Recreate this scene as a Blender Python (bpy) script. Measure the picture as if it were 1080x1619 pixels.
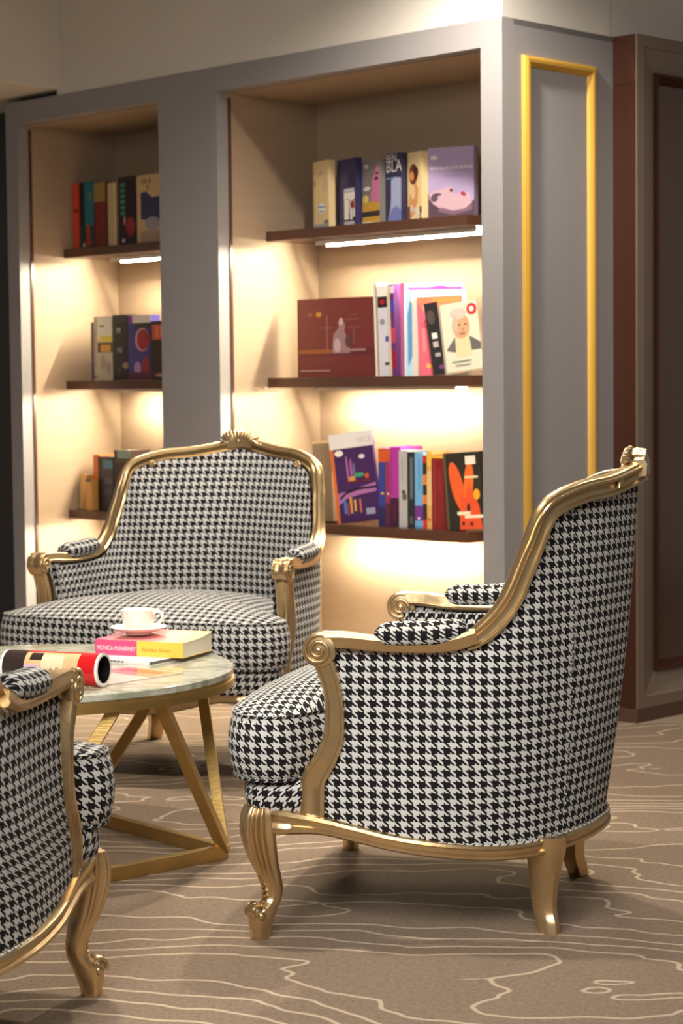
import bpy, bmesh, math, random
from mathutils import Vector, Matrix
random.seed(7)
PI = math.pi
S = bpy.context.scene
for o in list(bpy.data.objects): bpy.data.objects.remove(o)
COL = S.collection

# ------------------------------------------------------------------ camera
H = 1.2; FPX = 3200.0
pitch = math.atan(198 / FPX); roll = 0.010
fw = Vector((0, math.cos(pitch), -math.sin(pitch))); r0 = Vector((1, 0, 0)); u0 = r0.cross(fw)
rr = math.cos(roll) * r0 - math.sin(roll) * u0; uu = math.sin(roll) * r0 + math.cos(roll) * u0
cd = bpy.data.cameras.new('camera'); cam = bpy.data.objects.new('camera', cd); COL.objects.link(cam)
cam.matrix_world = Matrix(((rr.x, uu.x, -fw.x, 0), (rr.y, uu.y, -fw.y, 0), (rr.z, uu.z, -fw.z, H), (0, 0, 0, 1)))
cd.sensor_fit = 'VERTICAL'; cd.sensor_height = 36; cd.lens = 36 * FPX / 1619
cd.dof.use_dof = True; cd.dof.focus_distance = 4.35; cd.dof.aperture_fstop = 7.0
cd.clip_end = 100
S.camera = cam
S.view_settings.view_transform = 'Standard'; S.view_settings.look = 'None'
S.view_settings.gamma = 1; S.view_settings.use_curve_mapping = False
S.view_settings.exposure = 0.0

# bookcase frame: origin at its near right foot corner
ORG = Vector((.5442, 6.7519, 0)); BANG = math.atan2(-.7046, .7096)
BM = Matrix.Translation(ORG) @ Matrix.Rotation(BANG, 4, 'Z')
def bw(x, y, z=0): return BM @ Vector((x, y, z))     # x = -distance left of the corner, y = depth, z

# ------------------------------------------------------------------ world and lights
w = bpy.data.worlds.new('world'); S.world = w; w.use_nodes = True
w.node_tree.nodes['Background'].inputs[0].default_value = (1.0, .96, .92, 1)
w.node_tree.nodes['Background'].inputs[1].default_value = .17
def spot(name, loc, target, power, size=1.2, blend=.6, rad=.05, col=(1, .90, .77)):
    l = bpy.data.lights.new(name, 'SPOT'); l.energy = power; l.spot_size = size; l.spot_blend = blend
    l.shadow_soft_size = rad; l.color = col
    o = bpy.data.objects.new(name, l); COL.objects.link(o); o.location = loc
    o.rotation_euler = (Vector(target) - Vector(loc)).to_track_quat('-Z', 'Y').to_euler(); return o
def area(name, loc, target, power, sx, sy, col=(1, .96, .90)):
    l = bpy.data.lights.new(name, 'AREA'); l.energy = power; l.shape = 'RECTANGLE'; l.size = sx; l.size_y = sy; l.color = col
    o = bpy.data.objects.new(name, l); COL.objects.link(o); o.location = loc
    o.rotation_euler = (Vector(target) - Vector(loc)).to_track_quat('-Z', 'Y').to_euler(); return o
spot('downlight_corner', (.22, 6.15, 2.95), (.22, 6.0, 0), 225, 2.7, .7, .05)
spot('downlight_left', (-.95, 6.75, 2.95), (-.9, 6.3, 0), 120, 1.5, .8, .05)
spot('downlight_table', (-.55, 4.6, 2.9), (-.45, 4.9, 0), 200, 1.4, .8, .06)
spot('downlight_column', (1.55, 6.0, 2.95), (1.4, 5.8, 0), 70, 2.6, .8, .06)
area('room_fill', (-.7, 1.3, 2.75), (.3, 4.3, .3), 90, 3.0, 1.6).data.spread = math.radians(95)

# ------------------------------------------------------------------ materials
def mat(name, col=(.5, .5, .5), rough=.5, metal=0., spec=.5, emit=None, es=0.):
    m = bpy.data.materials.new(name); m.use_nodes = True
    b = m.node_tree.nodes['Principled BSDF']
    b.inputs['Base Color'].default_value = (*col, 1); b.inputs['Roughness'].default_value = rough
    b.inputs['Metallic'].default_value = metal; b.inputs['Specular IOR Level'].default_value = spec
    if emit: b.inputs['Emission Color'].default_value = (*emit, 1); b.inputs['Emission Strength'].default_value = es
    return m
class NT:
    def __init__(s, m): s.t = m.node_tree; s.b = s.t.nodes['Principled BSDF']
    def n(s, typ, **kw):
        x = s.t.nodes.new(typ)
        for k, v in kw.items(): setattr(x, k, v)
        return x
    def l(s, a, b): s.t.links.new(a, b)
    def m(s, op, a, b=None, c=None):
        x = s.n('ShaderNodeMath', operation=op)
        for i, v in enumerate((a, b, c)):
            if v is None: continue
            if isinstance(v, (int, float)): x.inputs[i].default_value = v
            else: s.l(v, x.inputs[i])
        return x.outputs[0]
    def mix(s, f, a, b):
        x = s.n('ShaderNodeMix', data_type='RGBA')
        if isinstance(f, (int, float)): x.inputs[0].default_value = f
        else: s.l(f, x.inputs[0])
        for v, i in ((a, 6), (b, 7)):
            if isinstance(v, tuple): x.inputs[i].default_value = (*v[:3], 1)
            else: s.l(v, x.inputs[i])
        return x.outputs[2]
    def noise(s, vec, scale, detail=3, rough=.5):
        x = s.n('ShaderNodeTexNoise'); x.inputs['Scale'].default_value = scale
        x.inputs['Detail'].default_value = detail; x.inputs['Roughness'].default_value = rough
        if vec is not None: s.l(vec, x.inputs['Vector'])
        return x.outputs['Fac']
    def coord(s, which='Object'): return s.n('ShaderNodeTexCoord').outputs[which]
    def scale(s, vec, sc, loc=(0, 0, 0)):
        x = s.n('ShaderNodeMapping'); x.inputs['Scale'].default_value = sc; x.inputs['Location'].default_value = loc
        s.l(vec, x.inputs['Vector']); return x.outputs[0]
    def bump(s, h, st, dist=.01):
        x = s.n('ShaderNodeBump'); x.inputs['Strength'].default_value = st; x.inputs['Distance'].default_value = dist
        s.l(h, x.inputs['Height']); s.l(x.outputs[0], s.b.inputs['Normal'])

def varied(name, c1, c2, scale=6, rough=.5, metal=0., bump=0., stretch=(1, 1, 1), spec=.5, bs=None):
    m = mat(name, c1, rough, metal, spec); t = NT(m); v = t.scale(t.coord(), stretch)
    f = t.noise(v, scale, 4); t.l(t.mix(f, c1, c2), t.b.inputs['Base Color'])
    if bump: t.bump(t.noise(v, bs or scale * 6, 3), bump, .004)
    return m

M = {}
M['gold'] = varied('gilded_wood', (.47, .32, .155), (.70, .52, .29), 14, .29, .9, .12, bs=60)
M['brass'] = varied('brushed_brass', (.46, .30, .10), (.60, .40, .14), 8, .36, .92, .1, (1, 1, 6))
M['trimgold'] = varied('golden_trim_paint', (.60, .34, .05), (.66, .39, .065), 6, .42, .35)
M['grey'] = varied('grey_lacquer', (.27, .255, .255), (.29, .275, .28), 5, .55, 0, .03, (1, 1, .2))
M['veneer'] = varied('taupe_wallcovering', (.35, .255, .17), (.41, .305, .21), 4, .62, 0, .06, (1, 1, 8), bs=70)
M['shelf'] = varied('walnut_shelf', (.075, .032, .018), (.11, .05, .03), 8, .22, 0, .05, (.3, 4, 4))
M['plaster'] = varied('cream_plaster', (.62, .585, .53), (.66, .625, .57), 2.5, .8, 0, .04)
M['dark'] = varied('charcoal_wall', (.10, .088, .082), (.125, .11, .10), 2, .8)
M['copper'] = varied('copper_panel', (.070, .026, .016), (.10, .038, .023), 3, .28, .45, .03, (1, 1, .3))
M['bronze'] = varied('bronze_metallic_frame', (.21, .155, .115), (.26, .19, .14), 4, .42, .35, .03)
M['mirror'] = varied('bronze_mirror', (.135, .088, .066), (.15, .10, .075), 2, .16, .5)
M['plinth'] = varied('brown_plinth', (.075, .035, .024), (.10, .05, .033), 6, .45)
M['led'] = mat('led_diffuser', (1, 1, 1), .5, emit=(1, .87, .64), es=1150)
M['porcelain'] = mat('white_porcelain', (.86, .82, .76), .18)
M['paper'] = varied('book_pages', (.70, .62, .48), (.80, .73, .60), 40, .8, 0, 0, (1, 1, 12))
M['white'] = mat('white_paper', (.82, .80, .77), .45)

def make_houndstooth(name, pu=.0265, pv=.0245, dark=(.007, .0065, .007), light=(.55, .54, .52)):
    m = mat(name, light, .9, 0, .08); t = NT(m)
    uv = t.n('ShaderNodeUVMap', uv_map='UVMap').outputs[0]
    wob = t.n('ShaderNodeTexNoise'); wob.inputs['Scale'].default_value = 160; wob.inputs['Detail'].default_value = 1
    t.l(uv, wob.inputs['Vector'])
    sep = t.n('ShaderNodeSeparateXYZ'); t.l(uv, sep.inputs[0])
    sw = t.n('ShaderNodeSeparateColor'); t.l(wob.outputs['Color'], sw.inputs[0])
    u = t.m('MULTIPLY_ADD', sw.outputs[0], .07, t.m('DIVIDE', sep.outputs[0], pu))
    v = t.m('MULTIPLY_ADD', sw.outputs[1], .07, t.m('DIVIDE', sep.outputs[1], pv))
    a = t.m('LESS_THAN', t.m('FRACT', u), .545); b = t.m('LESS_THAN', t.m('FRACT', v), .545)
    s = t.m('LESS_THAN', t.m('FRACT', t.m('MULTIPLY', t.m('ADD', u, v), 2)), .5)
    d = t.m('ADD', t.m('MULTIPLY', s, a), t.m('MULTIPLY', t.m('SUBTRACT', 1, s), b))
    f = t.noise(uv, 900, 2)
    lt = t.mix(f, tuple(c * .72 for c in light), tuple(c * 1.2 for c in light)); dk = t.mix(f, dark, tuple(c * 2.2 for c in dark))
    t.l(t.mix(d, lt, dk), t.b.inputs['Base Color'])
    t.b.inputs['Sheen Weight'].default_value = .03
    t.bump(t.m('ADD', t.m('MULTIPLY', d, -.6), f), .35, .0012)
    return m
M['hound'] = make_houndstooth('houndstooth_wool')
M['piping'] = make_houndstooth('houndstooth_piping', .020, .016)

def make_carpet():
    m = mat('contour_line_carpet', (.2, .15, .1), .95, 0, .1); t = NT(m)
    co = t.coord('Object')
    def field(off):
        p = t.scale(co, (1, 1, 1), off)
        w1 = t.n('ShaderNodeTexNoise'); w1.inputs['Scale'].default_value = 1.3; w1.inputs['Detail'].default_value = 2.2; t.l(p, w1.inputs['Vector'])
        sp = t.n('ShaderNodeSeparateXYZ'); t.l(p, sp.inputs[0])
        y = t.m('MULTIPLY', sp.outputs[1], 7.0)
        y = t.m('ADD', y, t.m('MULTIPLY', sp.outputs[0], .5))
        big = t.noise(t.scale(p, (.5, 1.2, 1), (3.1, 7.7, 0)), 1.2, 1.0)
        kink = t.noise(t.scale(p, (1.0, 1.8, 1), (9.1, 1.7, 0)), 3.0, 1.8, .5)
        f = t.m('ADD', y, t.m('MULTIPLY', big, 15.0))
        return t.m('ADD', f, t.m('MULTIPLY', kink, 2.4))
    e = .004
    f0 = field((0, 0, 0)); fx = field((e, 0, 0)); fy = field((0, e, 0))
    gx = t.m('DIVIDE', t.m('SUBTRACT', fx, f0), e); gy = t.m('DIVIDE', t.m('SUBTRACT', fy, f0), e)
    g = t.m('MAXIMUM', t.m('SQRT', t.m('ADD', t.m('MULTIPLY', gx, gx), t.m('MULTIPLY', gy, gy))), .6)
    dist = t.m('DIVIDE', t.m('ABSOLUTE', t.m('SUBTRACT', t.m('FRACT', f0), .5)), g)
    grain = t.noise(co, 330, 3, .7); gr2 = t.noise(co, 90, 3, .6); patch = t.noise(co, 2.2, 3)
    dist = t.m('ADD', dist, t.m('MULTIPLY', t.m('SUBTRACT', grain, .5), .006))
    line = t.n('ShaderNodeMapRange', interpolation_type='SMOOTHSTEP'); line.inputs[1].default_value = .0028; line.inputs[2].default_value = .0068
    line.inputs[3].default_value = 1; line.inputs[4].default_value = 0; t.l(dist, line.inputs[0])
    base = t.mix(patch, (.18, .122, .088), (.225, .165, .115))
    gg = t.m('MULTIPLY', t.m('ADD', grain, gr2), .5)
    rg = t.n('ShaderNodeMapRange'); rg.inputs[1].default_value = .3; rg.inputs[2].default_value = .7; t.l(gg, rg.inputs[0])
    base2 = t.mix(rg.outputs[0], (.085, .058, .042), (.36, .275, .20))
    base = t.mix(.55, base, base2)
    t.l(t.mix(t.m('MULTIPLY', line.outputs[0], .85), base, (.50, .40, .29)), t.b.inputs['Base Color'])
    t.bump(gg, .7, .004)
    return m
M['carpet'] = make_carpet()

def make_marble():
    m = mat('green_cream_marble', (.6, .58, .48), .12, 0, .5); t = NT(m); co = t.coord()
    n1 = t.noise(t.scale(co, (1, 1.6, 1)), 6, 5, .6); n2 = t.noise(co, 14, 4, .6)
    v = t.m('ABSOLUTE', t.m('SUBTRACT', n1, .5)); r = t.n('ShaderNodeMapRange'); r.inputs[2].default_value = .09; t.l(v, r.inputs[0])
    c = t.mix(n2, (.22, .24, .17), (.38, .37, .28)); t.l(t.mix(r.outputs[0], (.50, .50, .42), c), t.b.inputs['Base Color'])
    return m
M['marble'] = make_marble()
_pal = {}
def P(r, g, b, rough=.4):
    k = (r, g, b)
    if k not in _pal:
        lin = tuple(((c / 255) / 12.92 if c / 255 <= .04045 else ((c / 255 + .055) / 1.055) ** 2.4) for c in k)
        _pal[k] = mat('print_%02x%02x%02x' % k, lin, rough)
    return _pal[k]

# ------------------------------------------------------------------ mesh tools
class MB:
    def __init__(s): s.v = []; s.f = []; s.mi = []; s.uv = []; s.has_uv = False
    def add(s, vs, fs, mi=0, uvs=None):
        o = len(s.v); s.v += [tuple(p) for p in vs]
        for i, f in enumerate(fs):
            s.f.append([o + k for k in f]); s.mi.append(mi)
            if uvs is None: s.uv.append([(0, 0)] * len(f))
            else: s.has_uv = True; s.uv.append([uvs[k] for k in f] if not callable(uvs) else uvs(i, f))
        return s
    def box(s, c, d, mt=None, mi=0):
        vs = [Vector((c[0] + a * d[0] / 2, c[1] + b * d[1] / 2, c[2] + g * d[2] / 2)) for a in (-1, 1) for b in (-1, 1) for g in (-1, 1)]
        if mt: vs = [mt @ p for p in vs]
        return s.add(vs, [(0, 1, 3, 2), (4, 6, 7, 5), (0, 4, 5, 1), (2, 3, 7, 6), (0, 2, 6, 4), (1, 5, 7, 3)], mi)
    def rng(s, x0, x1, y0, y1, z0, z1, mi=0, mt=None):
        return s.box(((x0 + x1) / 2, (y0 + y1) / 2, (z0 + z1) / 2), (x1 - x0, y1 - y0, z1 - z0), mt, mi)
    def grid(s, rows, closed=False, uv=None, mi=0, flip=False):
        n = len(rows[0]); vs = [p for r in rows for p in r]; fs = []
        for i in range(len(rows) - 1):
            for j in range(n if closed else n - 1):
                k = (j + 1) % n; q = (i * n + j, i * n + k, (i + 1) * n + k, (i + 1) * n + j)
                fs.append(q[::-1] if flip else q)
        return s.add(vs, fs, mi, [c for r in uv for c in r] if uv else None)
    def loft(s, rings, caps=True, mi=0):
        n = len(rings[0]); s.grid(rings, True, None, mi)
        if caps:
            s.add(rings[0], [tuple(range(n))[::-1]], mi); s.add(rings[-1], [tuple(range(n))], mi)
        return s
    def sweep(s, path, normals, prof, scales=None, closed=False, mi=0):
        rings = []; n = len(path)
        for i, p in enumerate(path):
            a = path[(i - 1) % n] if (closed or i > 0) else path[i]; b = path[(i + 1) % n] if (closed or i < n - 1) else path[i]
            T = (b - a).normalized(); N = normals[i]; N = (N - T * N.dot(T)).normalized(); B = N.cross(T)
            if B.z < -1e-3: pass
            sc = scales[i] if scales else 1
            if not isinstance(sc, tuple): sc = (sc, sc)
            rings.append([p + N * (x * sc[0]) + B * (y * sc[1]) for x, y in prof])
        if closed: rings.append(rings[0]); return s.grid(rings, True, None, mi)
        return s.loft(rings, True, mi)
    def tube(s, path, rad, seg=10, closed=False, mi=0):
        rings = []; n = len(path); N = None
        for i, p in enumerate(path):
            a = path[(i - 1) % n] if (closed or i > 0) else path[i]; b = path[(i + 1) % n] if (closed or i < n - 1) else path[i]
            T = (b - a).normalized()
            if N is None: N = T.orthogonal().normalized()
            N = (N - T * N.dot(T)).normalized(); B = T.cross(N); r = rad[i] if isinstance(rad, (list, tuple)) else rad
            rings.append([p + (N * math.cos(q) + B * math.sin(q)) * r for q in (2 * PI * k / seg for k in range(seg))])
        if closed: rings.append(rings[0])
        rg = [r + [r[0]] for r in rings]; L = [0.0]
        for i in range(1, len(rings)): L.append(L[-1] + (path[i % n] - path[i - 1]).length)
        rd = rad if not isinstance(rad, (list, tuple)) else rad[0]
        s.grid(rg, False, [[(l, rd * 2 * PI * k / seg) for k in range(seg + 1)] for l in L], mi)
        if not closed: s.add(rings[0], [tuple(range(seg))[::-1]], mi, [(0, 0)] * seg); s.add(rings[-1], [tuple(range(seg))], mi, [(0, 0)] * seg)
        return s
    def lathe(s, prof, c=(0, 0, 0), seg=48, mi=0):
        rings = [[Vector((c[0] + r * math.cos(2 * PI * k / seg), c[1] + r * math.sin(2 * PI * k / seg), c[2] + z)) for k in range(seg)] for r, z in prof]
        return s.grid(rings, True, None, mi)
    def ball(s, c, r, mt=None, seg=14, mi=0):
        if not isinstance(r, tuple): r = (r, r, r)
        rings = []
        for i in range(seg // 2 + 1):
            th = PI * i / (seg // 2) ; th = min(max(th, .02), PI - .02)
            row = []
            for k in range(seg):
                q = Vector((r[0] * math.sin(th) * math.cos(2 * PI * k / seg), r[1] * math.sin(th) * math.sin(2 * PI * k / seg), -r[2] * math.cos(th)))
                if mt: q = mt @ q
                row.append(Vector(c) + q)
            rings.append(row)
        return s.loft(rings, True, mi)
    def build(s, name, mats, parent=None, smooth=40, bevel=0, matrix=None, sub=0):
        me = bpy.data.meshes.new(name); me.from_pydata(s.v, [], s.f)
        if not isinstance(mats, (list, tuple)): mats = [mats]
        for m in mats: me.materials.append(m)
        me.polygons.foreach_set('material_index', s.mi)
        if s.has_uv:
            l = me.uv_layers.new(name='UVMap'); l.data.foreach_set('uv', [c for f in s.uv for p in f for c in p])
        me.validate(); me.update()
        bm = bmesh.new(); bm.from_mesh(me); bmesh.ops.remove_doubles(bm, verts=bm.verts, dist=1e-5)
        bmesh.ops.recalc_face_normals(bm, faces=bm.faces); bm.to_mesh(me); bm.free()
        if smooth:
            me.polygons.foreach_set('use_smooth', [True] * len(me.polygons)); me.set_sharp_from_angle(angle=math.radians(smooth))
        o = bpy.data.objects.new(name, me); COL.objects.link(o)
        if parent: o.parent = parent
        if matrix: o.matrix_world = matrix
        if bevel:
            b = o.modifiers.new('bevel', 'BEVEL'); b.width = bevel; b.segments = 2; b.limit_method = 'ANGLE'
        if sub:
            b = o.modifiers.new('sub', 'SUBSURF'); b.levels = b.render_levels = sub
        return o
def V(*a): return Vector(a)
def crom(pts, n=8, closed=False):
    pts = [Vector(p) for p in pts]; out = []; N = len(pts)
    for i in range(N if closed else N - 1):
        g = lambda k: pts[k % N] if closed else (pts[k] if 0 <= k < N else (2 * pts[0] - pts[1] if k < 0 else 2 * pts[-1] - pts[-2]))
        p0, p1, p2, p3 = g(i - 1), g(i), g(i + 1), g(i + 2)
        for k in range(n):
            t = k / n; out.append(.5 * ((2 * p1) + (p2 - p0) * t + (2 * p0 - 5 * p1 + 4 * p2 - p3) * t * t + (3 * p1 - p0 - 3 * p2 + p3) * t ** 3))
    if not closed: out.append(pts[-1].copy())
    return out
def mirror_y(pts): return [Vector((p[0], -p[1], p[2])) for p in pts]
def empty(name, loc, rz=0, label=None, cat=None, group=None):
    o = bpy.data.objects.new(name, None); COL.objects.link(o); o.location = loc; o.rotation_euler = (0, 0, rz); o.empty_display_size = .1
    if label: o['label'] = label; o['category'] = cat
    if group: o['group'] = group
    return o
def tag(o, label, cat, group=None):
    o['label'] = label; o['category'] = cat
    if group: o['group'] = group
    return o
def struct(o): o['kind'] = 'structure'; return o
def interp(tab, x):
    for (a, b), (c, d) in zip(tab[:-1], tab[1:]):
        if x <= c: return b + (d - b) * max(0, (x - a)) / (c - a)
    return tab[-1][1]

# ------------------------------------------------------------------ setting
struct(MB().rng(-7, 7, -1, 14, -.05, 0).build('floor', M['carpet'], smooth=0))
b = MB(); b.rng(-2.40, 0, .003, .2, 2.413, 3.05)
struct(b.build('wall_back', M['plaster'], smooth=0, matrix=BM.copy()))
b = MB(); b.rng(-.2, .0, .2, .584, 2.413, 3.05); b.rng(-.2, -.002, .588, 4.5, 2.413, 3.05)
b.rng(-.2, -.02, .584, .588, 2.413, 3.05)
struct(b.build('wall_right', M['plaster'], smooth=0, matrix=BM.copy()))
struct(MB().rng(-5, -2.372, -3.5, .25, 2.435, 3.05).build('ceiling_left_beam', M['plaster'], smooth=0, matrix=BM.copy()))
struct(MB().rng(-6, -2.74, 1.3, 1.4, 0, 3.0).build('wall_left', M['dark'], smooth=0, matrix=BM.copy()))
struct(MB().rng(-6, 6, -1, 14, 3.05, 3.1).build('ceiling', M['plaster'], smooth=0))

# ------------------------------------------------------------------ bookcase
bc = empty('bookcase', ORG, BANG, 'tall grey built-in bookcase with two lit taupe bays of brown shelves', 'bookcase')
LFT, TOP, OT = -2.758, 2.413, 2.322
bays = [(-1.413, -.093), (-2.676, -1.755)]
DEP = .535
b = MB()   # grey face frame with the reveal
b.rng(LFT, bays[1][0], 0, .06, 0, TOP); b.rng(bays[1][1], bays[0][0], 0, .06, 0, TOP); b.rng(bays[0][1], 0, 0, .06, 0, TOP)
for x0, x1 in bays: b.rng(x0, x1, 0, .06, OT, TOP); b.rng(x0, x1, 0, .06, 0, .10)
b.build('face_frame', M['grey'], bc, 0)
sd = MB(); sd.rng(-.03, 0, .06, .60, 0, TOP); sp = sd.build('side_panel', M['grey'], bc, 0)
MB().rng(LFT, LFT + .03, .06, .60, 0, TOP).build('side_panel', M['grey'], bc, 0)
MB().rng(LFT, 0, .06, .60, TOP - .02, TOP).build('top_panel', M['grey'], bc, 0)
g = MB(); y0, y1, zt, zb, wv = .10, .492, 2.300, .16, .030      # raised gilt moulding on the side
prof = [(0, 0), (.004, .012), (.012, .016), (.018, .012), (wv, .006), (wv, 0)]
rings = []
for yy, zz, sy, sz in ((y0, zt, 1, -1), (y1, zt, -1, -1), (y1, zb, -1, 1), (y0, zb, 1, 1)):
    rings.append([V(q, yy + sy * p, zz + sz * p) for p, q in [(0, 0), (.004, .014), (.014, .020), (.024, .020), (.034, .012), (.040, 0)]])
rings.append(rings[0]); g.grid(rings, True)
gt = g.build('gilt_moulding', M['trimgold'], bc, 30)
for bi, (x0, x1) in enumerate(bays):
    b = MB(); z0 = .10
    b.rng(x0 - .012, x0 - .002, .056, DEP, z0, OT + .01); b.rng(x1 + .002, x1 + .012, .056, DEP, z0, OT + .01)
    b.rng(x0 - .012, x1 + .012, DEP, DEP + .02, z0, OT + .01); b.rng(x0 - .012, x1 + .012, .056, DEP, OT - .004, OT + .01)
    b.rng(x0 - .012, x1 + .012, .056, DEP, z0 - .02, z0)
    b.build('bay_lining', M['veneer'], bc, 0)
    b = MB(); b.rng(x0, x0 + .006, .056, .068, z0, OT - .02); b.build('edge_strip', M['shelf'], bc, 0)
    yf = .25 if bi == 0 else .235; xr = -.38 if bi == 0 else x1
    for zs in (1.804, 1.237, .677):
        sh = MB().rng(x0 + .0, xr, yf, DEP, zs - .038, zs).build('shelf', M['shelf'], bc, 0, bevel=.0015)
        ys = .405; zb_ = zs - .052; xe = xr - (.04 if zs > 1.5 else .14); zb_ = zs - (.052 if zs > 1.5 else .046)
        MB().rng(x0 + .17, xe, .412, .418, zb_ - (.008 if zs > 1.5 else .004), zs - .0378).rng(x0 + .17, xe, .35, .418, zs - .043, zs - .0378).rng(x0 + .17, xe, .35, .352, zb_ - .0048, zs - .038).build('light_channel', M['white'], sh, 0)
        ls = MB(); R = Matrix.Translation(V((x0 + .18 + xe - .01) / 2, ys, zb_)) @ Matrix.Rotation(-math.radians(66), 4, 'X')
        ls.box((0, 0, 0), (xe - .01 - (x0 + .18), .010, .0015), R); ls.build('light_strip', M['led'], sh, 0)
# ------------------------------------------------------------------ column with a framed mirror
cl = empty('mirror_column', bw(.10, .60), BANG, 'copper-brown square column with a framed bronze mirror beside the grey bookcase', 'column')
X0, YW = .10, 1.15
def cbm(): return MB()
def ringpts(i, x, zi=None):
    zi = i if zi is None else zi
    return [V(x, i, .05 + zi), V(x, YW - i, .05 + zi), V(x, YW - i, 2.413 - zi), V(x, i, 2.413 - zi)]
b = MB(); b.rng(-.25, -.045, 0.0, YW, .048, 2.413); b.grid([ringpts(0, -.046), ringpts(0, -.001)], True)
b.build('shaft', M['copper'], cl, 0)
MB().rng(-.25, .004, -.004, YW + .004, 0, .049).build('plinth', M['plinth'], cl, 0, bevel=.002)
MB().rng(-.09, -.002, -.002, 0, 2.245, 2.256).build('seam_band', M['copper'], cl, 0)
fr = MB(); fr.grid([ringpts(0, -.003), ringpts(0, .004), ringpts(.040, .004), ringpts(.045, 0)], True)
fr.build('corner_bead', M['bronze'], cl, 0)
fr = MB(); fr.grid([ringpts(.045, 0), ringpts(.132, -.024, .118), ringpts(.136, -.026, .122)], True); fr.build('frame', M['bronze'], cl, 0)
fr = MB(); fr.grid([ringpts(.136, -.026, .122), ringpts(.136, -.010, .122), ringpts(.146, -.008, .132), ringpts(.165, -.030, .150), ringpts(.172, -.041, .155)], True)
fr.build('inner_moulding', M['copper'], cl, 0)
MB().rng(-.044, -.040, .165, YW - .165, .05 + .15, 2.413 - .15).build('mirror', M['mirror'], cl, 0)

# ------------------------------------------------------------------ armchair
TOPC = [(.125, .43, .640), (.04, .415, .640), (-.05, .405, .640), (-.13, .399, .647), (-.185, .393, .672), (-.235, .386, .726), (-.268, .374, .80), (-.292, .362, .866), (-.320, .337, .934), (-.378, .257, .966), (-.43, .16, .977), (-.468, .065, .994), (-.485, 0, 1.004)]
BOTC = [(.19, .440, .276), (.10, .441, .254), (0, .437, .233), (-.06, .430, .224), (-.12, .412, .217), (-.17, .392, .212), (-.21, .37, .210), (-.25, .34, .209), (-.29, .30, .209), (-.345, .21, .211), (-.378, .13, .214), (-.40, .04, .216), (-.405, 0, .217)]
INB = [(.125, .385, .40), (.04, .375, .40), (-.05, .362, .40), (-.11, .35, .40), (-.16, .335, .40), (-.20, .315, .40), (-.235, .285, .40), (-.26, .25, .40), (-.285, .205, .40), (-.31, .14, .40), (-.325, .08, .40), (-.335, .03, .40), (-.335, 0, .40)]
POST = [(.274, .180), (.315, .179), (.356, .175), (.398, .150), (.44, .132), (.474, .128), (.516, .128), (.55, .133), (.575, .139), (.61, .15), (.65, .16)]
def full(c): return crom(list(c) + [(p[0], -p[1], p[2]) for p in c[-2::-1]], 6)
def plan_normals(path):
    out = []
    for i, p in enumerate(path):
        a = path[max(i - 1, 0)]; b = path[min(i + 1, len(path) - 1)]; T = b - a; T = V(T.x, T.y, 0)
        N = V(T.y, -T.x, 0)
        if N.length < 1e-6: N = V(0, 1, 0)
        if N.dot(V(p.x, p.y, 0) - V(.05, 0, 0)) < 0: N = -N
        out.append(N.normalized())
    return out
def uvrows(rows, ref='mid', sgn=1):
    """u runs level along the cloth (plan length), v is height, so the weave hangs straight"""
    uv = []
    for r in rows:
        u = [0.0]
        for j in range(1, len(r)): u.append(u[-1] + math.hypot(r[j].x - r[j - 1].x, r[j].y - r[j - 1].y))
        o = {'mid': u[len(r) // 2], 'start': r[0].x, 'end': u[-1] + r[-1].x}[ref]
        if ref == 'end': o = u[-1] - (-r[-1].x)
        if ref == 'start': o = r[0].x
        uv.append([(sgn * (x - o), r[j].z) for j, x in enumerate(u)])
    return uv
FR = [(.013, -.027), (.019, -.024), (.019, -.018), (.011, -.013), (.009, .001), (.012, .008), (.019, .011), (.019, .018), (.012, .020), (.012, .025), (.005, .029), (-.006, .030), (-.012, .025), (-.013, .020), (-.021, .019), (-.024, .012), (-.018, .006), (-.016, -.004), (-.022, -.010), (-.022, -.018), (-.016, -.022), (-.012, -.028)]
RL = [(.010, -.018), (.016, -.014), (.016, -.008), (.010, -.004), (.010, .004), (.015, .008), (.013, .014), (.006, .016), (-.012, .016), (-.012, -.018)]
AR = [(.020, -.016), (.024, -.010), (.022, .002), (.026, .008), (.022, .016), (.010, .018), (.006, .014), (-.006, .014), (-.010, .018), (-.022, .016), (-.026, .008), (-.022, .002), (-.024, -.010), (-.020, -.016)]
RAIL = [(.375, 0, .224), (.370, .10, .228), (.358, .20, .248), (.340, .30, .272), (.312, .402, .284), (.268, .440, .276), (.22, .444, .268), (.16, .440, .258), (.08, .440, .241), (.0, .436, .224), (-.10, .417, .209), (-.20, .374, .198), (-.28, .308, .196), (-.34, .215, .199), (-.382, .11, .203), (-.398, 0, .204)]
CU_OUT = [(.404, 0), (.401, .15), (.393, .30), (.377, .40), (.343, .462), (.29, .488), (.235, .480), (.20, .44), (.17, .385), (.12, .355), (-.05, .345), (-.2, .295), (-.285, .18), (-.315, 0)]
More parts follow.
